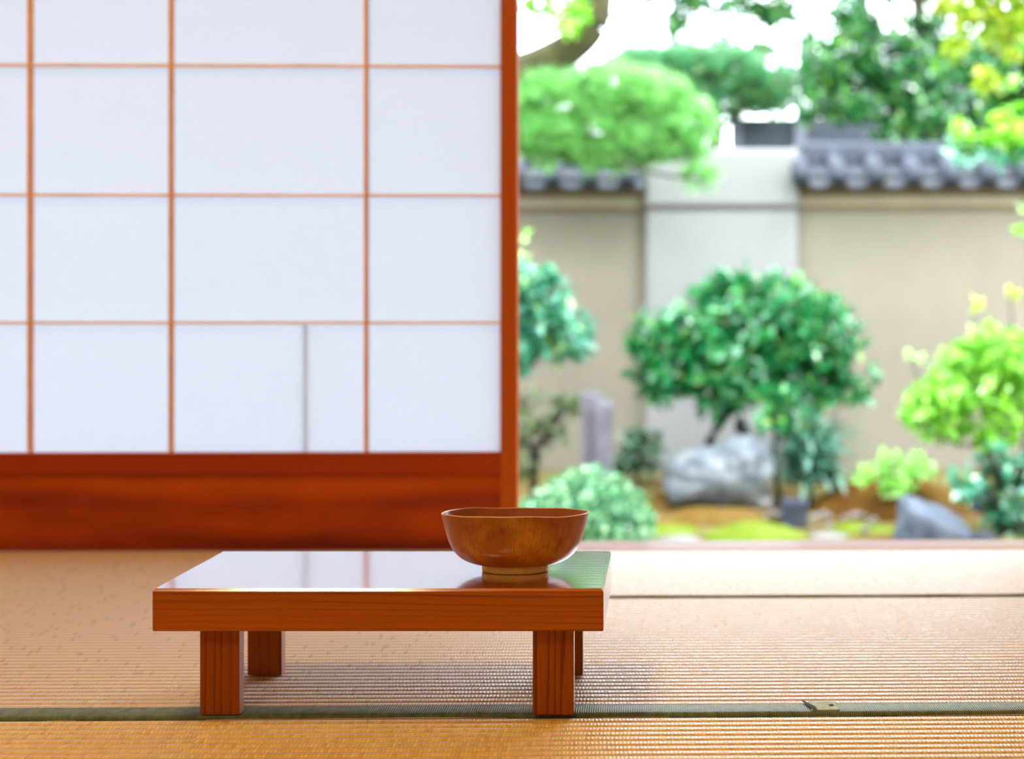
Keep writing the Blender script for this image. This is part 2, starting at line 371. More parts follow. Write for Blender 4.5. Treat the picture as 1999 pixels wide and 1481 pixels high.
# tatami mats: ribbed surface, each a thing of its own, lying under the table and the camera
def mat(u0, u1, v0, v1, material, label, heri=None, far_heri=None):
    o = empty('tatami_mat', room(0, 0, -.055), YAW, label, 'tatami mat', 'tatami mats on the floor')
    m = MB(); m.box((u0, v0, 0), (u1, v1, .052))
    vs = []; fs = []; sub = 8; n0, n1 = math.ceil(v0 / PITCH * sub), math.floor(v1 / PITCH * sub)
    rows = [v0] + [k / sub * PITCH for k in range(n0, n1 + 1)] + [v1]
    for k, v in enumerate(rows):
        ph = (v / PITCH) % 1.0; z = .0528 + .0022 * (abs(math.sin(math.pi * ph)) ** .5 - .5)
        if k in (0, len(rows) - 1): z = .052
        vs += [(u0, v, z), (u1, v, z)]
        if k: a = 2 * k - 2; fs.append((a, a + 1, a + 3, a + 2))
    m.add(vs, fs, True)
    m.build('woven_surface', material, o)
    bord = None
    for (w0, w1, hz) in ([heri] if heri else []) + ([far_heri] if far_heri else []):
        b = MB(); nseg = 60; prof = [(w0 + .001, .004), (w0, .050), (w0, .0556), (w0 + .002, .0566), (w1 - .003, .0568), (w1, .0545)]
        pv = []; pf = []
        for i in range(nseg + 1):
            u = u0 + (u1 - u0) * i / nseg
            for (v, z) in prof: pv.append((u, v + .0006 * noise.noise(Vector((u * 14, v * 9, 0))), z + .0005 * noise.noise(Vector((u * 30, v * 60, 2)))))
        q = len(prof)
        for i in range(nseg):
            for k in range(q - 1): pf.append((i * q + k, (i + 1) * q + k, (i + 1) * q + k + 1, i * q + k + 1))
        b.add(pv, pf, True); bord = b.build('border', M['heri'], o)
    return bord
V_N = -.9325                         # near joint (front edge of the green border)
V_F = -.3785                         # far joint on the right
UJ = u_px(1040, V_F)
mat(UL + .01, UJ, V_N, -.003, M['tatami'], 'wide straw tatami mat with green border, under the left part of the table', (V_N, V_N + .030, 0))
midm = mat(UJ, UR - .01, V_N, V_F - .0006, M['tatami'], 'straw tatami mat right of the table, with a torn spot in its green border', (V_N, V_N + .030, 0))
mat(UJ + .0006, UR - .01, V_F + .0006, -.003, M['tatami'], 'bright narrow tatami mat along the open door sill', (V_F + .0006, V_F + .0055, 0))
mat(UL + .01, UR - .01, V_N - 1.1, V_N - .0062, M['tatami_gold'], 'golden tatami mat nearest the viewer, without a visible border')
mat(UL + .01, UR - .01, VB + .01, V_N - 1.104, M['tatami_gold'], 'golden tatami mat at the back of the room')
# the worn, torn place in the border
ut = u_px(1570, V_N + .015)
m = MB(); m.box((ut + .006, V_N + .003, .0562), (ut + .036, V_N + .0325, .0578), .0006); m.build('worn_patch', M['heri_pale'], midm)
m = MB()
m.add([(ut - .001, V_N + .033, .0582), (ut + .002, V_N + .033, .0584), (ut + .011, V_N + .012, .0588), (ut + .0125, V_N + .003, .0586), (ut + .008, V_N + .003, .0584), (ut + .004, V_N + .014, .0586)], [(0, 5, 2, 1), (5, 4, 3, 2)])
m.add([(ut + .026, V_N + .019, .0586), (ut + .031, V_N + .021, .0586), (ut + .032, V_N + .016, .0586), (ut + .027, V_N + .016, .0586)], [(0, 3, 2, 1)])
m.build('tear', M['tear'], midm)

# ---------------------------------------------------------------- shoji panel
sh = empty('shoji_panel', room(0, 0, .0008), YAW, 'sliding paper screen with brown wooden frame, left of the open garden view', 'shoji screen')
def sbox(a, b, c=0.0): return MB().box(a, b, c)
TOPZ = 1.80; STW = u_px(1009) - u_px(975.5)
zpx = lambda py: EYE - (py - CY) * PIV.y / F
ZR = zpx(885); ZB = zpx(926)
sbox((US - STW, 0, 0), (US, .030, TOPZ), .0015).build('stile', M['shoji'], sh)
sbox((U0, 0, 0), (U0 + STW, .030, TOPZ), .0015).build('stile', M['shoji'], sh)
sbox((U0 + STW, .001, ZB), (US - STW, .029, ZR), .001).build('lower_rail', M['shoji_rail'], sh)
sbox((U0 + STW, .001, TOPZ - .045), (US - STW, .029, TOPZ), .001).build('top_rail', M['shoji_rail'], sh)
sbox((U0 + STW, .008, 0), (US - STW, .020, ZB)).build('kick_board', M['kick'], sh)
us = [u_px(713), u_px(330.5), u_px(54.5)]; us.append(us[-1] - (us[0] - us[1]))
zs = [zpx(630.8), zpx(381), zpx(127)]
while zs[-1] + .2285 < TOPZ - .1: zs.append(zs[-1] + .2285)
for u in us:
    if u > U0 + STW: sbox((u - .0031, .003, ZR), (u + .0031, .016, TOPZ - .045)).build('vertical_muntin', M['muntin'], sh)
for z in zs: sbox((U0 + STW, .007, z - .0024), (US - STW, .0165, z + .0024)).build('horizontal_muntin', M['muntin_thin'], sh)
u = u_px(590.5); tag(sbox((u - .0022, .0192, ZR), (u + .0022, .0240, zs[0] - .0024)).build('short_muntin', M['muntin_pale'], sh), 'short bar behind the paper in the bottom row')
m = MB(); m.box((U0 + STW - .004, .0170, ZR - .004), (US - STW + .004, .0174, TOPZ - .04)); m.build('paper', M['paper'], sh)

# ---------------------------------------------------------------- low table and bowl
DT0, DT1 = 1.3124, 1.5216; TOP = EYE - 538 / F * DT0; TH = .0436
tb = empty('low_table', (-.29, 1.417, 0), 0, 'low lacquered orange wood table standing on the tatami', 'table')
def lb(a, b, c=0.0): return MB().box(tuple(Vector(a) - tb.location), tuple(Vector(b) - tb.location), c)
X0, X1 = -.5213, -.0588
lb((X0, DT0, TOP - TH), (X1, DT1, TOP - .0025), .0010).build('table_body', M['table'], tb)
m = MB()
def quad_top():
    L = tb.location; z0, z1 = TOP - .0026 - L.z, TOP - L.z; c = .0026
    vs = [(X0, DT0), (X1, DT0), (X1, DT1), (X0, DT1)]; vi = [(X0 + c, DT0 + c), (X1 - c, DT0 + c), (X1 - c, DT1 - c), (X0 + c, DT1 - c)]
    vs = [(x - L.x, y - L.y, z0) for x, y in vs] + [(x - L.x, y - L.y, z1) for x, y in vi]
    m.add(vs, [(4, 5, 6, 7), (0, 1, 5, 4), (1, 2, 6, 5), (2, 3, 7, 6), (3, 0, 4, 7), (3, 2, 1, 0)])
quad_top(); tag(m.build('table_top', M['table_top'], tb), 'glossy lacquered top')
GZ = .0006
for (xa, xb, ya) in ((-.4797, -.4387, 1.3325), (-.1333, -.0906, 1.3325), (-.4794, -.4400, 1.485), (-.1330, -.0903, 1.485)):
    lb((xa, ya, GZ + (.0012 if ya < 1.4 else -.0002)), (xb, ya + .0163, TOP - TH), .0008).build('leg', M['table_leg'], tb)

def bowl():
    cx, cy = -.1595, 1.404
    o = empty('wooden_bowl', (cx, cy, TOP + .0004), 0, 'brown turned wooden bowl standing on the right side of the low table', 'bowl')
    N = 96; KY = .76; H = .0636; KF = .62
    prof = [(.0362, .0076), (.0420, .0082), (.05, .0102), (.0591, .0148), (.0671, .0227), (.0728, .0341), (.0773, .0489), (.0800, .0600), (.0808, .0632)]
    fine = [(p.x, p.y) for p in curve([Vector((a, b, 0)) for a, b in prof], 5)]
    def ring(r, z, ky=KY, ww=1.0):
        out = []
        for k in range(N):
            a = 2 * math.pi * k / N; y = r * math.sin(a) * ky
            wob = .0006 * ww * (z / H) ** 2 * (math.sin(3 * a + .6) + .6 * math.sin(5 * a + 2) + .35 * math.sin(9 * a))
            out.append((r * math.cos(a), y, z + wob - y * .064 * (z / H) ** 1.5))
        return out
    def loft(rings, mat, name, flip=False, cap=None):
        mm = MB(); vs = [p for r in rings for p in r]; fs = []
        for i in range(len(rings) - 1):
            for k in range(N):
                a, b = i * N + k, i * N + (k + 1) % N; f = (a, b, b + N, a + N); fs.append(f[::-1] if flip else f)
        if cap is not None:
            base = 0 if cap == 0 else (len(rings) - 1) * N
            f = tuple(range(base, base + N)); fs.append(f[::-1] if cap == 0 else f)
        mm.add(vs, fs, True); return mm.build(name, mat, o)
    kf = lambda z: KF + (KY - KF) * min(1, max(0, (z - .006) / .02))
    loft([ring(r, z, kf(z)) for r, z in fine], M['bowl'], 'bowl_body')
    rim = [(.0808, .0632), (.0806, .0640), (.0798, .0641), (.0792, .0634)]
    tag(loft([ring(r, z) for r, z in rim], M['bowl_rim'], 'rim'), 'worn pale rim')
    inner = [(.0792, .0634), (.0770, .0540), (.0730, .0420), (.0670, .0300), (.058, .0205), (.046, .0145), (.03, .0115), (.012, .0105)]
    tag(loft([ring(r, z, max(kf(z), .7)) for r, z in inner], M['bowl_inner'], 'inside', cap=1), 'dark reddish inside')
    foot = [(.0356, .0), (.0364, .0006), (.0366, .0080), (.0330, .0084)]
    tag(loft([ring(r, z, KF, 0) for r, z in foot], M['bowl_foot'], 'foot', cap=0), 'pale unstained foot ring')
bowl()

# ---------------------------------------------------------------- garden ground and wall
YW = 7.5; GZ0 = -.54
def hground(x, y):
    h = GZ0 + .05 * math.exp(-((y - 7.2) / .6) ** 2)
    return h + .018 * noise.noise(Vector((x * 1.7, y * 1.7, 3))) + .008 * noise.noise(Vector((x * 6, y * 6, 1)))
m = MB(); nx, ny = 90, 70; vs = []; fs = []
for j in range(ny + 1):
    for i in range(nx + 1):
        x = -3.6 + 8.0 * i / nx; y = 2.45 + 9.0 * j / ny; vs.append((x, y, hground(x, y)))
for j in range(ny):
    for i in range(nx): a = j * (nx + 1) + i; fs.append((a, a + 1, a + nx + 2, a + nx + 1))
m.add(vs, fs, True); tag(m.build('garden_ground', M['ground']), 'garden floor of mixed moss and pale soil', None, None, 'structure')
m = MB(); m.box((-30, -25, -.75), (30, 45, -.66)); tag(m.build('ground', M['concrete']), None, None, None, 'structure')

def X(px, Y): return (px - CX) / F * Y
def Z(py, Y): return EYE - (py - CY) / F * Y
# garden wall: two beige stretches and a white pillar between them
def garden_wall(x0, x1, ytop, label):
    o = empty('garden_wall', ((x0 + x1) / 2, YW, GZ0 - .05), 0, label, 'garden wall', None, 'structure'); L = o.location
    B = lambda a, b, c=0: MB().box(tuple(Vector(a) - L), tuple(Vector(b) - L), c)
    zc = Z(ytop, YW)
    B((x0, YW, GZ0 - .05), (x1, YW + .18, zc)).build('plaster_face', M['wall_beige'], o)
    B((x0, YW - .02, zc - .108), (x1, YW, zc - .078), .003).build('lower_moulding', M['beam'], o)
    B((x0, YW - .012, zc - .078), (x1, YW, zc - .025), .002).build('frieze_board', M['beam_light'], o)
    B((x0, YW - .05, zc - .025), (x1, YW + .2, zc + .0255), .003).build('eave_board', M['beam'], o)
    return o
XP0, XP1 = X(1262, YW - .08), X(1557, YW - .08)
garden_wall(-3.4, XP0 + .02, 378, 'beige plaster garden wall left of the white pillar')
garden_wall(XP1 - .02, 4.2, 374, 'beige plaster garden wall right of the white pillar')
pl = empty('wall_pillar', ((XP0 + XP1) / 2, YW, GZ0 - .05), 0, 'broad white plaster pillar between the two tiled garden walls', 'pillar', None, 'structure'); L = pl.location
MB().box(tuple(Vector((XP0, YW - .08, GZ0 - .05)) - L), tuple(Vector((XP1, YW + .3, Z(409, 7.42))) - L), .008).build('shaft', M['wall_white'], pl)
MB().box(tuple(Vector((XP0 - .01, YW - .10, Z(404, 7.4))) - L), tuple(Vector((XP1 + .005, YW + .32, Z(290, 7.4))) - L), .02).build('head_block', M['wall_white'], pl)

def tile_roof(x0, x1, zc, label):
    """short ridge of curved roof tiles along the wall: pan tiles, round cover tiles with disc ends, and the ridge"""
    o = empty('tile_coping', ((x0 + x1) / 2, YW, zc), 0, label, 'roof tiles'); L = o.location
    p = .215; ye, yr = YW - .17, YW + .09; ze, zr = zc + .015, zc + .17
    n = int((x1 - x0) / p)
    m = MB()                                     # pans: concave sheet running over the whole length
    vs = []; fs = []; nu = n * 10
    for (y, z, t) in ((ye, ze, 0), (yr, zr, 0), (ye, ze - .022, 1)):
        for i in range(nu + 1):
            x = x0 + (x1 - x0) * i / nu; ph = ((x - x0) / p) % 1.0
            vs.append((x - L.x, y - L.y, z - .035 * math.sin(math.pi * ph) + .02 - L.z))
    q = nu + 1
    for i in range(nu): fs.append((i, i + 1, q + i + 1, q + i)); fs.append((2 * q + i, 2 * q + i + 1, i + 1, i))
    m.add(vs, fs, True); m.build('pan_tiles', M['tile'], o)
    m = MB(); m.box((x0 - L.x, YW + .04 - L.y, zr - L.z - .06), (x1 - L.x, YW + .16 - L.y, zr + .05 - L.z), .01)
    m.tube([(x0 - L.x, YW + .1 - L.y, zr + .06 - L.z), (x1 - L.x, YW + .1 - L.y, zr + .06 - L.z)], .05, 12)
    m.build('ridge_tiles', M['tile'], o)
    MB().box((x0 - L.x, YW - .12 - L.y, zc - L.z), (x1 - L.x, YW + .12 - L.y, zc + .062 - L.z)).build('mortar_bed', M['mortar'], o)
    for k in range(n + 1):
        x = x0 + k * p - L.x
        if x > x1 - L.x: break
        t = MB(); t.tube([(x, ye - L.y - .03, ze + .035 - L.z), (x, yr - L.y, zr + .035 - L.z)], .05, 14)
        ct = t.build('cover_tile', M['tile'], o)
        MB().tube([(x, ye - L.y - .045, ze + .03 - L.z), (x, ye - L.y - .03, ze + .032 - L.z)], .058, 18).build('disc_end', M['tile'], ct)
tile_roof(-3.2, XP0 - .01, Z(378, YW) + .026, 'grey curved roof tiles capping the wall left of the white pillar')
tile_roof(XP1 + .01, 4.1, Z(374, YW) + .026, 'grey curved roof tiles capping the wall right of the white pillar')

# neighbour's charcoal slatted screen behind the wall
YF = 9.6
fe = empty('slatted_screen', (X(1600, YF), YF, -.6), 0, 'charcoal slatted screen seen behind the garden wall', 'fence'); L = fe.location
for k in range(14):
    z = Z(231, YF) - k * .062
    m = MB(); m.box((X(1430, YF) - L.x, -.012, z - L.z - .060), (X(1790, YF) - L.x, .012, z - L.z), .004); m.build('slat', M['slat'], fe)
for px in (1436, 1561, 1780):
    m = MB(); m.box((X(px, YF) - .042 - L.x, -.06, 0), (X(px, YF) + .042 - L.x, -.013, Z(226, YF) - L.z), .004); m.build('post', M['slat_post'], fe)

# ---------------------------------------------------------------- plants
def leaf(vs, fs, p, d, up, ln, wd, fold=.25):
    """one pointed leaf from p along d, folded along its midrib"""
    s = d.cross(up)
    if s.length < 1e-4: s = d.cross(Vector((1, .3, 0)))
    s.normalize(); n = s.cross(d).normalized(); o = len(vs)
    mid = p + d * (ln * .5) - n * (wd * fold)
    vs += [tuple(p), tuple(p + d * (ln * .42) + s * (wd * .5)), tuple(p + d * ln - n * (ln * .12)), tuple(p + d * (ln * .42) - s * (wd * .5)), tuple(mid)]
    fs += [(o, o + 1, o + 2, o + 4), (o, o + 4, o + 2, o + 3)]
def rvec(r):
    while True:
        v = Vector((r.uniform(-1, 1), r.uniform(-1, 1), r.uniform(-1, 1)))
        if .05 < v.length < 1: return v.normalized()
def blobs_px(lst, Y, dy=.8):
    """(px, py, rx, ry[, offset in depth]) in photo columns at distance Y -> ellipsoids in metres"""
    out = []
    for b in lst:
        o = b[4] if len(b) > 4 else 0.0; c = at(b[0], b[1], Y + o); k = (Y + o) / F
        out.append((c, Vector((b[2] * k, (b[2] + b[3]) / 2 * k * dy, b[3] * k))))
    return out
def foliage(name, blobs, n, ln, mat, parent, seed, wd=.5, up=.5, shell=.55, jit=.6, per=7):
    """leaves in rosettes at the twig tips of rounded clusters"""
    r = random.Random(seed); vs = []; fs = []; L = parent.location
    vol = [b[1].x * b[1].z for b in blobs]
    while n > 0:
        c, e = r.choices(blobs, vol)[0]; d = rvec(r); q = (shell + (1 - shell) * r.random()) if r.random() < .8 else r.random()
        tip = Vector((c.x + d.x * e.x * q, c.y + d.y * e.y * q, c.z + d.z * e.z * q)) - L
        ax = (d + rvec(r) * .4 + Vector((0, 0, up * .8))).normalized(); k = min(n, r.randint(max(1, per - 2), per + 2)); n -= k
        for _ in range(k):
            l = ln * r.uniform(.65, 1.2); dr = (ax * r.uniform(.1, .9) + rvec(r) * (jit + .3)).normalized()
            leaf(vs, fs, tip - ax * (r.random() * ln * .5), dr, (ax + Vector((0, 0, .6)) + rvec(r) * .3).normalized(), l, l * wd)
    m = MB(); m.add(vs, fs); return m.build(name, mat, parent)
def needles(name, blobs, ntuft, ln, mat, parent, seed, per=26, wd=.006, up=.7):
    r = random.Random(seed); vs = []; fs = []; L = parent.location
    vol = [b[1].x * b[1].z for b in blobs]
    for _ in range(ntuft):
        c, e = r.choices(blobs, vol)[0]; d = rvec(r); q = .5 + .5 * r.random() ** .6
        p = Vector((c.x + d.x * e.x * q, c.y + d.y * e.y * q, c.z + d.z * e.z * q)) - L
        ax = (d * .6 + Vector((0, 0, up)) + rvec(r) * .35).normalized()
        for _ in range(per):
            dr = (ax + rvec(r) * .75).normalized(); s = dr.cross(rvec(r)).normalized() * (wd * .5); l = ln * r.uniform(.7, 1.15); o = len(vs)
            vs += [tuple(p - s), tuple(p + s), tuple(p + dr * l)]; fs.append((o, o + 1, o + 2))
    m = MB(); m.add(vs, fs); return m.build(name, mat, parent)
def trunk(name, paths, mat, parent, n=9):
    L = parent.location; first = None
    for pts, r0, r1 in paths:
        c = curve(pts, 6); m = MB().tube([p - L for p in c], lerp(r0, r1, len(c)), n)
        o = m.build(name if first is None else ('twig' if r0 < .0075 else 'branch'), mat, first or parent); first = first or o
    return first
def shoots(name, blobs, n, ln, mat, parent, seed, wd=.6):
    for i, b in enumerate(blobs): foliage(name, [b], n, ln, mat, parent, seed + i, wd)
def plant(name, px, Y, label, cat, group=None, z=None):
    x = X(px, Y); return empty(name, (x, Y, hground(x, Y) - .01 if z is None else z), 0, label, cat, group)
def base(o, dx=0, dy=0): return o.location + Vector((dx, dy, 0))

# centre bush
o = plant('camellia_bush', 1400, 6.5, 'rounded dark green camellia bush with leaning trunk in front of the white pillar', 'bush')
bl = blobs_px([(1400, 630, 115, 90), (1450, 620, 100, 80), (1500, 615, 125, 85), (1560, 640, 90, 70), (1425, 575, 60, 55), (1320, 690, 100, 85), (1450, 700, 140, 105), (1590, 665, 105, 100), (1560, 740, 100, 70), (1655, 740, 70, 45), (1300, 745, 55, 60), (1400, 770, 70, 45), (1520, 800, 60, 45, -.25), (1570, 600, 60, 50), (1270, 660, 50, 50)], 6.5)
foliage('foliage', bl, 6500, .080, M['leaf_camellia'], o, 11, .5, .5, .6)
trunk('trunk', [([base(o, -.08), at(1385, 865, 6.5), at(1420, 800, 6.5), at(1440, 730, 6.5)], .030, .016), ([at(1420, 800, 6.5), at(1350, 740, 6.5), at(1310, 690, 6.5)], .014, .006), ([at(1440, 740, 6.5), at(1540, 700, 6.5), at(1600, 660, 6.4)], .014, .006), ([at(1440, 730, 6.5), at(1450, 660, 6.5), at(1440, 590, 6.5)], .014, .005)], M['stem'], o)
trunk('side_stem', [([base(o, .32), at(1512, 900, 6.5), at(1516, 820, 6.4), at(1520, 760, 6.4)], .016, .008)], M['stem'], o)

# left glossy camellia, standing mostly behind the paper screen
o = plant('camellia_bush', 950, 6.1, 'glossy pale blue green camellia beside the screen frame', 'bush')
bl = blobs_px([(1040, 570, 75, 65), (1090, 630, 80, 80), (1020, 640, 80, 80), (1120, 660, 50, 50), (960, 600, 110, 110), (1050, 540, 40, 40), (1030, 700, 45, 30)], 6.1)
foliage('foliage', bl, 1500, .078, M['leaf_blue'], o, 12, .55, .5, .5)
trunk('trunk', [([base(o), at(955, 850, 6.1), at(970, 720, 6.1), at(1000, 620, 6.1)], .03, .012), ([at(970, 720, 6.1), at(1030, 660, 6.1), at(1090, 620, 6.1)], .012, .005)], M['bark'], o)
shoots('new_shoot', blobs_px([(1020, 465, 8, 16), (1024, 500, 10, 14)], 6.1), 6, .055, M['leaf_pale'], o, 13, .6)

# dark twiggy shrub under it
o = plant('olive_shrub', 1040, 6.3, 'olive shrub with a dark slanting branch left of the stone post', 'shrub')
foliage('foliage', blobs_px([(1095, 800, 42, 38), (1060, 845, 50, 40), (1030, 800, 35, 50), (1020, 880, 45, 60), (1120, 790, 22, 22)], 6.3), 420, .06, M['leaf_olive'], o, 14, .5)
trunk('branch', [([base(o), at(1045, 890, 6.3), at(1075, 840, 6.3), at(1120, 770, 6.3)], .022, .010), ([at(1045, 890, 6.3), at(1020, 830, 6.3), at(1015, 770, 6.3)], .014, .006)], M['stem'], o)

# dark low shrub behind the stone post
o = plant('ground_shrub', 1245, 6.9, 'small dark green shrub at the foot of the wall right of the stone post', 'shrub')
foliage('foliage', blobs_px([(1235, 870, 50, 42), (1270, 880, 32, 40), (1215, 900, 40, 40)], 6.9), 420, .062, M['leaf_dark'], o, 15, .55)
trunk('stem', [([base(o), at(1245, 900, 6.9), at(1240, 860, 6.9)], .012, .005)], M['stem'], o)

# clipped azalea dome
o = plant('clipped_azalea', 1150, 5.2, 'clipped dome shaped azalea in front of the stone post', 'bush')
bl = blobs_px([(1150, 1040, 132, 130), (1060, 1060, 90, 95, -.05)], 5.2, .95)
foliage('foliage', bl, 6500, .032, M['leaf_azalea'], o, 16, .58, .5, .86, .6, 4)
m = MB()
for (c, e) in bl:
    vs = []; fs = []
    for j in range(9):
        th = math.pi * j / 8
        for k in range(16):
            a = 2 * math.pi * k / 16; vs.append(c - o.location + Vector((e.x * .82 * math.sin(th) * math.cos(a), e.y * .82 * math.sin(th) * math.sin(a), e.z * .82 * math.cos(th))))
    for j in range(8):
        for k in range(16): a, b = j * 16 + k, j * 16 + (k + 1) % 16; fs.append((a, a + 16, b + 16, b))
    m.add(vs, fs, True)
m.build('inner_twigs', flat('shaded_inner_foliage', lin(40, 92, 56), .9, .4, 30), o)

# fern like plant beside the boulder
o = plant('fern_plant', 1580, 6.35, 'blue green ferny plant with drooping leaves right of the grey boulder', 'plant')
r = random.Random(17); vs = []; fs = []
for i in range(420):
    a = r.uniform(0, 2 * math.pi); el = r.uniform(.2, 1.45); b = at(1585 + r.uniform(-42, 42), r.uniform(850, 950), 6.35 + r.uniform(-.1, .1))
    d = Vector((math.cos(a) * math.cos(el), math.sin(a) * math.cos(el), math.sin(el))); p = b - o.location; seg = r.uniform(.055, .085)
    for k in range(3):
        leaf(vs, fs, p, d, Vector((0, 0, 1)), seg * 1.25, .026, .15); p = p + d * seg * .8; d = (d + Vector((0, 0, -.5))).normalized()
m = MB(); m.add(vs, fs); m.build('fronds', M['leaf_fern'], o)
trunk('stem', [([base(o), at(1585, 930, 6.35), at(1585, 880, 6.35)], .012, .006)], M['stem'], o)

# bright azalea on the right
o = plant('lime_azalea', 1950, 5.7, 'bright lime green shrub with thin dark stems at the right edge of the garden', 'bush')
bl = blobs_px([(1850, 790, 90, 55), (1935, 690, 85, 70), (1900, 760, 105, 75), (1960, 710, 90, 75), (1830, 800, 80, 65), (1990, 780, 90, 80), (1800, 830, 45, 40), (1930, 850, 70, 35), (2080, 740, 120, 110), (1880, 700, 55, 40)], 5.7)
foliage('foliage', bl, 4800, .050, M['leaf_lime'], o, 18, .6, .6, .45)
trunk('stem', [([base(o), at(1950, 940, 5.7), at(1955, 860, 5.7), at(1940, 760, 5.7)], .016, .008), ([at(1950, 940, 5.7), at(1900, 830, 5.7), at(1890, 770, 5.7)], .010, .005), ([base(o, .06), at(1995, 900, 5.7), at(2010, 780, 5.7)], .014, .006), ([at(1955, 880, 5.7), at(1850, 860, 5.7), at(1800, 820, 5.7)], .008, .004), ([at(1940, 780, 5.7), at(1905, 690, 5.7), at(1900, 610, 5.7)], .006, .003), ([at(1960, 740, 5.7), at(1975, 650, 5.7), at(1972, 580, 5.7)], .006, .003), ([at(1820, 800, 5.7), at(1790, 730, 5.7), at(1778, 695, 5.7)], .005, .002)], M['stem'], o)
shoots('yellow_shoot', blobs_px([(1895, 600, 20, 26), (1972, 572, 14, 12)], 5.7), 13, .05, M['leaf_yellow'], o, 19, .6)
foliage('pale_shoot', blobs_px([(1778, 695, 22, 12)], 5.7), 12, .05, M['leaf_pale'], o, 20, .6)

# low pale plant on the brown moss mound
o = plant('pale_leafy_plant', 1740, 6.0, 'low plant with pale lime leaves on the brown moss mound', 'plant')
foliage('foliage', blobs_px([(1705, 920, 36, 30), (1750, 915, 40, 32), (1795, 925, 38, 30), (1740, 945, 40, 20)], 6.0), 150, .075, M['leaf_pale'], o, 21, .6)
trunk('stem', [([base(o), at(1740, 960, 6.0), at(1745, 920, 6.0)], .008, .004), ([at(1740, 960, 6.0), at(1700, 925, 6.0)], .005, .003), ([at(1740, 960, 6.0), at(1795, 930, 6.0)], .005, .003)], M['stem'], o)

# leafy undergrowth at the lower right corner
o = plant('glossy_shrub', 1960, 5.5, 'dark glossy shrub below the lime bush at the right edge', 'shrub')
foliage('foliage', blobs_px([(1880, 930, 40, 30), (1950, 900, 40, 40), (2000, 940, 50, 70), (1960, 1000, 40, 35), (1900, 960, 30, 20)], 5.5), 300, .066, M['leaf_blue'], o, 22, .55)
foliage('inner_leaves', blobs_px([(1965, 960, 70, 80), (1990, 1020, 70, 45)], 5.55), 420, .06, M['leaf_dark'], o, 23, .55)
trunk('stem', [([base(o), at(1965, 1000, 5.5), at(1950, 930, 5.5), at(1930, 880, 5.5)], .022, .008), ([base(o, .04), at(1990, 980, 5.5), at(2000, 900, 5.5)], .02, .008)], M['stem'], o)

# left pine: trunk hidden behind the paper screen, one heavy limb and a pad of needles over the wall
YP = 6.7
o = plant('garden_pine', 880, YP, 'pine with a thick mossy limb and a light green needle pad over the wall', 'tree')
trunk('trunk', [([base(o), at(900, 700, YP), at(930, 400, YP), at(960, 200, YP), at(1010, 148, YP), at(1060, 124, YP), at(1112, 94, YP), at(1150, 58, YP), at(1166, 10, YP), at(1166, -60, YP)], .13, .075)], M['bark_moss'], o, 12)
trunk('branch', [([at(975, 170, YP), at(1060, 250, YP), at(1180, 270, YP), at(1330, 260, YP)], .035, .010), ([at(1130, 265, YP), at(1200, 310, YP - .1), at(1290, 340, YP - .15), at(1370, 350, YP - .15)], .014, .006), ([at(1180, 270, YP), at(1180, 220, YP), at(1210, 180, YP)], .014, .006), ([at(1180, 40, YP), at(1230, 15, YP), at(1285, 2, YP), at(1300, -40, YP)], .010, .005), ([at(1275, 5, YP), at(1284, 40, YP), at(1286, 75, YP)], .006, .004)], M['bark'], o)
bl = blobs_px([(1080, 200, 90, 50), (1190, 185, 90, 50), (1270, 210, 80, 55), (1330, 250, 60, 55), (1050, 270, 80, 45), (1150, 265, 80, 40), (1240, 280, 70, 40), (1110, 300, 60, 30), (1320, 300, 55, 20), (1185, 315, 40, 22), (1365, 350, 24, 16), (960, 220, 90, 70)], YP, 1.0)
needles('needle_pad', bl, 1700, .10, M['needle'], o, 31, 24, .0085)
foliage('new_leaves', blobs_px([(1105, 35, 40, 36), (1060, 5, 50, 22), (1130, 10, 26, 30)], YP - .2), 420, .06, M['leaf_lime'], o, 32, .6)

# dark pine behind the wall
YD = 9.3
o = plant('background_pine', 1380, YD, 'dark green pine crown rising behind the white pillar', 'tree')
trunk('trunk', [([base(o), at(1385, 400, YD), at(1400, 240, YD), at(1380, 150, YD)], .10, .03), ([at(1395, 260, YD), at(1470, 200, YD), at(1530, 180, YD)], .03, .01)], M['bark'], o)
needles('needle_pads', blobs_px([(1250, 130, 70, 28), (1330, 140, 90, 42), (1410, 150, 90, 48), (1480, 165, 70, 45), (1500, 200, 55, 30), (1400, 200, 80, 30), (1300, 180, 70, 30)], YD, 1.0), 1100, .11, M['needle_dark'], o, 33, 22, .011)

M['needle_rust'] = leaf_material('dry_pine_needle', [(0, olin(130, 96, 64, .6)), (1, olin(196, 132, 92, .6))], .5, .3)
needles('dry_needles', blobs_px([(1500, 182, 45, 26), (1470, 205, 30, 14)], YD, 1.0), 34, .11, M['needle_rust'], o, 46, 20, .011)

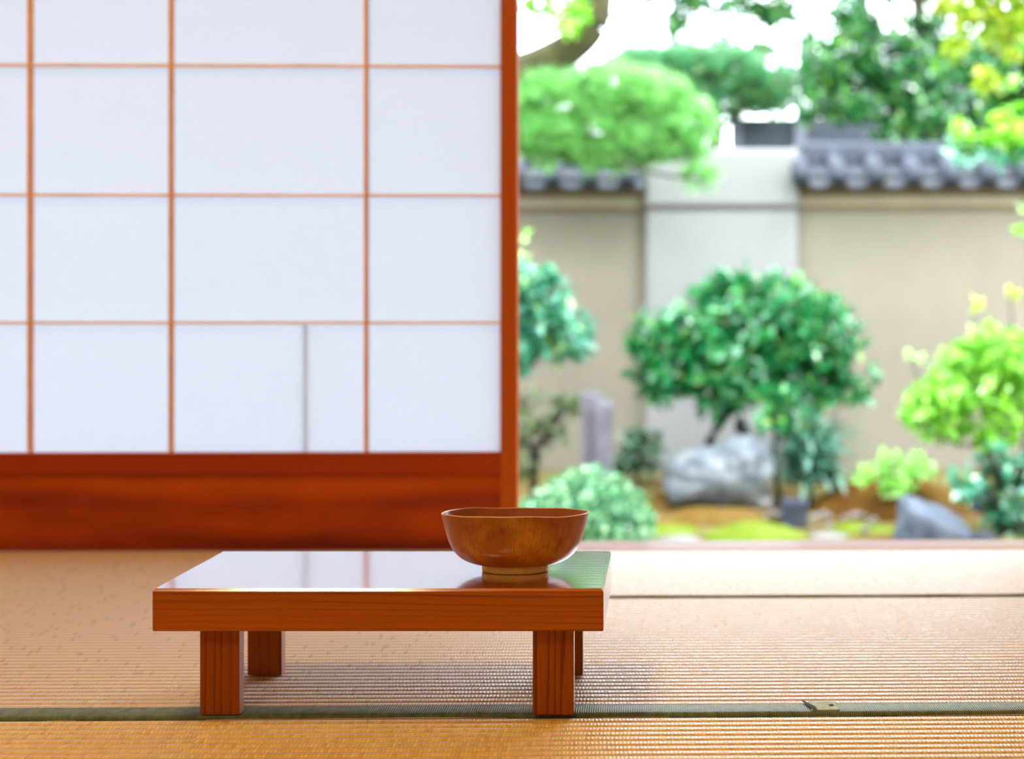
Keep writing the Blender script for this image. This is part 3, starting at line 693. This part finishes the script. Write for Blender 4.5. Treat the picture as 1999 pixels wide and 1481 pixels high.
# thin leafy tree whose twigs hang in the white sky
YS = 10.5
o = plant('thin_tree', 1700, YS, 'thin leafed tree with open twigs against the white sky', 'tree')
trunk('trunk', [([base(o), at(1705, 300, YS), at(1690, 60, YS), at(1660, -150, YS)], .09, .05), ([at(1680, -60, YS), at(1560, -110, YS), at(1440, -90, YS), at(1310, -40, YS)], .035, .010), ([at(1440, -90, YS), at(1400, -20, YS), at(1360, 20, YS)], .012, .004), ([at(1560, -110, YS), at(1560, -20, YS), at(1530, 30, YS)], .014, .004), ([at(1690, 80, YS), at(1620, 90, YS), at(1570, 130, YS)], .02, .006)], M['bark'], o)
foliage('foliage', blobs_px([(1330, 40, 30, 50), (1360, 5, 50, 25), (1440, 10, 70, 22), (1520, 20, 55, 40), (1490, 95, 40, 18), (1570, 160, 45, 30), (1580, 100, 26, 50), (1420, 80, 40, 10), (1450, -60, 150, 40), (1290, -30, 60, 35)], YS), 2600, .10, M['leaf_tree'], o, 34, .5)

# big broadleaf tree on the right, behind the wall
YT = 8.4
o = plant('broadleaf_tree', 1850, YT, 'large dark green broadleaf tree behind the wall on the right', 'tree')
trunk('trunk', [([base(o), at(1850, 400, YT), at(1840, 250, YT), at(1800, 100, YT), at(1790, -100, YT)], .10, .04), ([at(1845, 260, YT), at(1720, 200, YT), at(1640, 150, YT)], .03, .01), ([at(1840, 250, YT), at(1930, 170, YT), at(2000, 60, YT)], .035, .012)], M['bark'], o)
bl = blobs_px([(1680, 60, 70, 70), (1640, 140, 70, 60), (1720, 160, 110, 80), (1810, 90, 110, 90), (1790, 220, 100, 60), (1880, 180, 110, 100), (1960, 100, 110, 110), (1950, 250, 90, 60), (1860, 200, 120, 90), (1960, 180, 90, 90), (1740, 250, 40, 50), (1850, 270, 70, 40), (1700, -40, 80, 60), (1850, -60, 160, 70), (2060, 180, 110, 150), (1640, 215, 40, 18)], YT)
foliage('foliage', bl, 15000, .08, M['leaf_tree'], o, 35, .5, .4, .25)

foliage('outer_leaves', blobs_px([(1600, 150, 55, 80), (1590, 225, 45, 25), (1640, 40, 50, 60), (1660, 215, 60, 40), (1800, 260, 90, 50), (1900, 250, 90, 60), (1980, 270, 60, 50), (1850, 170, 110, 80)], YT - .3), 3200, .08, M['leaf_tree'], o, 45, .5)

# yellow maple top right, nearer
YM = 6.4
o = plant('yellow_maple', 2080, YM, 'maple with bright yellow green leaves hanging in at the top right corner', 'tree')
trunk('trunk', [([base(o), at(2090, 500, YM), at(2080, 200, YM), at(2040, 0, YM), at(2000, -120, YM)], .06, .03), ([at(2060, 80, YM), at(1960, 20, YM), at(1870, 10, YM)], .016, .006), ([at(1960, 20, YM), at(1945, 120, YM), at(1925, 170, YM)], .006, .003), ([at(2080, 250, YM), at(2040, 330, YM), at(1992, 400, YM)], .006, .003), ([at(1920, 20, YM), at(1880, 70, YM), at(1860, 100, YM)], .005, .003)], M['bark'], o)
foliage('foliage', blobs_px([(1900, 25, 60, 40), (1960, 50, 60, 50), (1860, 95, 30, 28), (1930, 155, 30, 26), (1990, 20, 60, 60), (1940, -30, 130, 40), (1850, 15, 40, 20), (1970, 100, 30, 20), (1915, 170, 16, 12), (2060, 60, 60, 80)], YM), 2200, .05, M['leaf_yellow'], o, 36, .75, .3, .3, .7, 3)
foliage('green_leaves', blobs_px([(1990, 415, 16, 14), (1992, 445, 14, 10), (1990, 130, 40, 60), (2000, 60, 40, 40)], YM), 70, .055, M['leaf_lime'], o, 37, .7)

# nearer branch with large bright leaves reaching over the right wall
YB = 6.0
o = plant('laurel_tree', 2110, YB, 'laurel branch with large bright green leaves reaching over the right wall', 'tree')
trunk('trunk', [([base(o), at(2110, 600, YB), at(2100, 380, YB), at(2090, 250, YB)], .04, .02), ([at(2100, 340, YB), at(1990, 280, YB), at(1880, 262, YB), at(1800, 262, YB)], .012, .004), ([at(1990, 280, YB), at(1960, 240, YB), at(1950, 215, YB)], .005, .003)], M['bark'], o)
foliage('foliage', blobs_px([(1830, 255, 34, 16), (1885, 270, 36, 30), (1940, 262, 40, 30), (1985, 275, 40, 32), (1965, 220, 22, 16), (1750, 295, 14, 10), (2060, 280, 60, 60)], YB), 300, .085, M['leaf_lime'], o, 38, .5)
foliage('dark_leaves', blobs_px([(1880, 300, 60, 24), (1970, 300, 50, 20)], YB), 90, .08, M['leaf_blue'], o, 39, .5)

# ---------------------------------------------------------------- rocks, moss, stone post
def rock(name, pts_px, Y, depth, mat, label, cat, seed, amp=.03, group=None, taper=.75):
    """stone with the given outline (photo columns at distance Y), swelling towards the middle of its depth"""
    out = [at(px, py, Y) for px, py in pts_px]; c = sum(out, Vector()) / len(out)
    zmin = min(p.z for p in out); loc = Vector((c.x, Y, zmin)); o_pts = [p - loc for p in out]; cc = c - loc
    ring = []; n = len(o_pts)
    dense = []
    for i in range(n):
        for k in range(4): dense.append(o_pts[i].lerp(o_pts[(i + 1) % n], k / 4))
    for _ in range(2): dense = [(dense[i - 1] + 2 * dense[i] + dense[(i + 1) % len(dense)]) / 4 for i in range(len(dense))]
    lay = [(-1, .25), (-.92, taper * .75), (-.7, .88), (-.3, 1.0), (.2, 1.0), (.65, .86), (.95, .6), (1, .2)]
    vs = []; fs = []; q = len(dense)
    for (t, s) in lay:
        for p in dense:
            v = Vector((cc.x + (p.x - cc.x) * s, t * depth / 2, max(0, cc.z * (1 if s > .9 else .9) + (p.z - cc.z) * s)))
            k = noise.noise(v * 9 + Vector((seed, 0, 0))) * amp + noise.noise(v * 24 + Vector((seed, 5, 0))) * amp * .4
            vs.append(v + (v - cc).normalized() * k)
    for i in range(len(lay) - 1):
        for k in range(q): a, b = i * q + k, i * q + (k + 1) % q; fs.append((a, b, b + q, a + q))
    fs.append(tuple(range(q - 1, -1, -1))); fs.append(tuple(range((len(lay) - 1) * q, len(lay) * q)))
    m = MB(); m.add(vs, fs, True); ob = m.build(name, mat); ob.location = loc; return tag(ob, label, cat, group)
rock('boulder', [(1294, 930), (1298, 905), (1320, 888), (1365, 876), (1400, 874), (1418, 856), (1440, 846), (1472, 856), (1490, 868), (1502, 885), (1508, 912), (1500, 935), (1506, 985), (1440, 990), (1360, 980), (1305, 965)], 6.2, .34, M['rock'], 'large pale grey boulder under the round camellia bush', 'rock', 1, .05, taper=.6)
rock('standing_rock', [(1440, 862), (1430, 830), (1440, 808), (1455, 818), (1468, 850), (1470, 870)], 6.6, .09, M['stone_post'], 'small pale upright stone peeking up behind the boulder', 'rock', 2, .008)
rock('garden_rock', [(1742, 1085), (1752, 1000), (1762, 972), (1785, 970), (1820, 985), (1870, 1008), (1890, 1030), (1885, 1085)], 5.3, .3, M['rock_blue'], 'blue grey slanting rock just beyond the sill on the right', 'rock', 3, .02)
rock('garden_rock', [(1880, 1085), (1890, 1045), (1920, 1036), (1950, 1048), (1965, 1085)], 5.35, .14, M['rock_dark'], 'flat dark rock at the right end of the slanting rock', 'rock', 4, .01)
rock('garden_rock', [(1895, 1000), (1900, 965), (1935, 960), (1955, 985), (1950, 1010)], 5.75, .12, M['rock_blue'], 'small light rock under the lime bush', 'rock', 6, .01)
YK = 5.75; m = MB().box((-.060, -.05, 0), (.060, .05, Z(975, YK) - Z(1030, YK)), .008, Matrix.Rotation(R(-9), 4, 'Z'))
o = m.build('stone_block', M['rock_dark']); o.location = (X(1551, YK), YK, Z(1030, YK)); tag(o, 'small dark block of slate on the moss', 'rock')

YPST = 6.05
po = empty('stone_post', (X(1165, YPST), YPST, hground(X(1165, YPST), YPST) - .02), 0, 'lilac grey split stone post behind the clipped azalea', 'stone post'); L = po.location
def post(px0, px1, py, dy0, dy1, seed):
    x0, x1, z1 = X(px0, YPST) - L.x, X(px1, YPST) - L.x, Z(py, YPST) - L.z; m = MB(); vs = []; fs = []; nz, nk = 14, 20
    for j in range(nz + 3):
        t = min(j, nz) / nz; s = [1, .9, .4][max(0, j - nz)] ; z = z1 * t + (0, .012, .016)[max(0, j - nz)]
        for k in range(nk):
            a = 2 * math.pi * (k + .5) / nk; ca, sa = math.cos(a), math.sin(a); sq = 1 / max(abs(ca), abs(sa)) ** .8
            v = Vector(((x0 + x1) / 2 + (x1 - x0) / 2 * ca * sq * s, (dy0 + dy1) / 2 + (dy1 - dy0) / 2 * sa * sq * s, z))
            vs.append(v + Vector((ca, sa, 0)) * .004 * noise.noise(v * 16 + Vector((seed, 0, 0))))
    for j in range(nz + 2):
        for k in range(nk): a, b = j * nk + k, j * nk + (k + 1) % nk; fs.append((a, b, b + nk, a + nk))
    fs.append(tuple(range((nz + 2) * nk, (nz + 3) * nk))); m.add(vs, fs, True); return m
post(1135, 1176, 772, -.03, .08, 1).build('rear_slab', M['stone_post'], po)
post(1160, 1197, 788, -.07, .03, 2).build('front_slab', M['stone_post'], po)

def mound(name, px, Y, rx, ry, h, mat, label, seed, cat='moss', stretch=1.0):
    x0 = X(px, Y); z0 = hground(x0, Y); m = MB(); vs = []; fs = []; nr, na = 16, 48
    for j in range(nr + 1):
        t = j / nr
        for k in range(na):
            a = 2 * math.pi * k / na; rr = t * (1 + .12 * noise.noise(Vector((math.cos(a) * 1.5, math.sin(a) * 1.5, seed))))
            x, y = rx * rr * math.cos(a), ry * rr * math.sin(a)
            z = h * (1 - t * t) ** 1.2 * (1 + .35 * noise.noise(Vector((x * 6, y * 6, seed)))) + .006 * noise.noise(Vector((x * 40, y * 40, seed)))
            vs.append((x, y, z + (hground(x0 + x, Y + y) - z0) + .004 - (.03 if j == nr else 0)))
    for j in range(nr):
        for k in range(na): a, b = j * na + k, j * na + (k + 1) % na; fs.append((a, a + na, b + na, b))
    m.add(vs, fs, True); o = m.build(name, mat); o.location = (x0, Y, z0); return tag(o, label, cat)
mound('moss_mound', 1735, 6.25, .42, .34, .17, M['moss_brown'], 'brown moss mound between the ferny plant and the right rock', 3)
mound('moss_mound', 1400, 5.9, .42, .14, .055, M['moss_orange'], 'orange brown moss strip in front of the grey boulder', 5)
mound('moss_mound', 1290, 6.35, .2, .25, .06, M['moss_orange'], 'ochre moss hump left of the grey boulder', 8)
mound('moss_cushion', 1475, 5.5, .235, .17, .06, M['moss_bright'], 'bright yellow green moss cushion just beyond the sill', 7)
mound('moss_cushion', 1680, 5.68, .15, .14, .03, M['moss_bright'], 'thin yellow green moss patch left of the slanting rock', 9)
mound('moss_cushion', 1310, 5.66, .13, .14, .03, M['moss_bright'], 'yellow green moss patch right of the clipped azalea', 10)

r = random.Random(5)
def pebble(px, py, Y, rad, mat, label, group=None, name='pebble', flat_=.6):
    x = X(px, Y); z = hground(x, Y); m = MB(); vs = []; fs = []
    for j in range(9):
        th = math.pi * j / 8
        for k in range(14):
            a = 2 * math.pi * k / 14; v = Vector((math.sin(th) * math.cos(a), math.sin(th) * math.sin(a) * .85, math.cos(th) * flat_)) * rad
            vs.append(v * (1 + .2 * noise.noise(v * 20 + Vector((px, py, 0)))))
    for j in range(8):
        for k in range(14): a, b = j * 14 + k, j * 14 + (k + 1) % 14; fs.append((a, a + 14, b + 14, b))
    m.add(vs, fs, True); o = m.build(name, mat); o.location = at(px, py, Y); o.location.z = max(o.location.z, z); return tag(o, label, 'stone', group)
pebble(1330, 1056, 5.42, .095, M['flagstone'], 'flat white stone right of the clipped azalea, just beyond the sill', name='flat_stone', flat_=.22)
pebble(1620, 1054, 5.45, .085, M['flagstone'], 'flat pinkish white stone left of the slanting blue rock', name='flat_stone', flat_=.2)
for i in range(16):
    pebble(r.uniform(1590, 1720), 0 + r.uniform(1000, 1040), r.uniform(5.5, 5.95), r.uniform(.012, .026), M['pebble'], 'small pale pebble scattered between the slate block and the slanting rock', 'pale pebbles near the slate block')
for i in range(10):
    pebble(r.uniform(1490, 1530), r.uniform(970, 1010), r.uniform(5.8, 6.0), r.uniform(.012, .024), M['pebble'], 'small pinkish pebble scattered left of the slate block', 'pinkish pebbles left of the slate block')
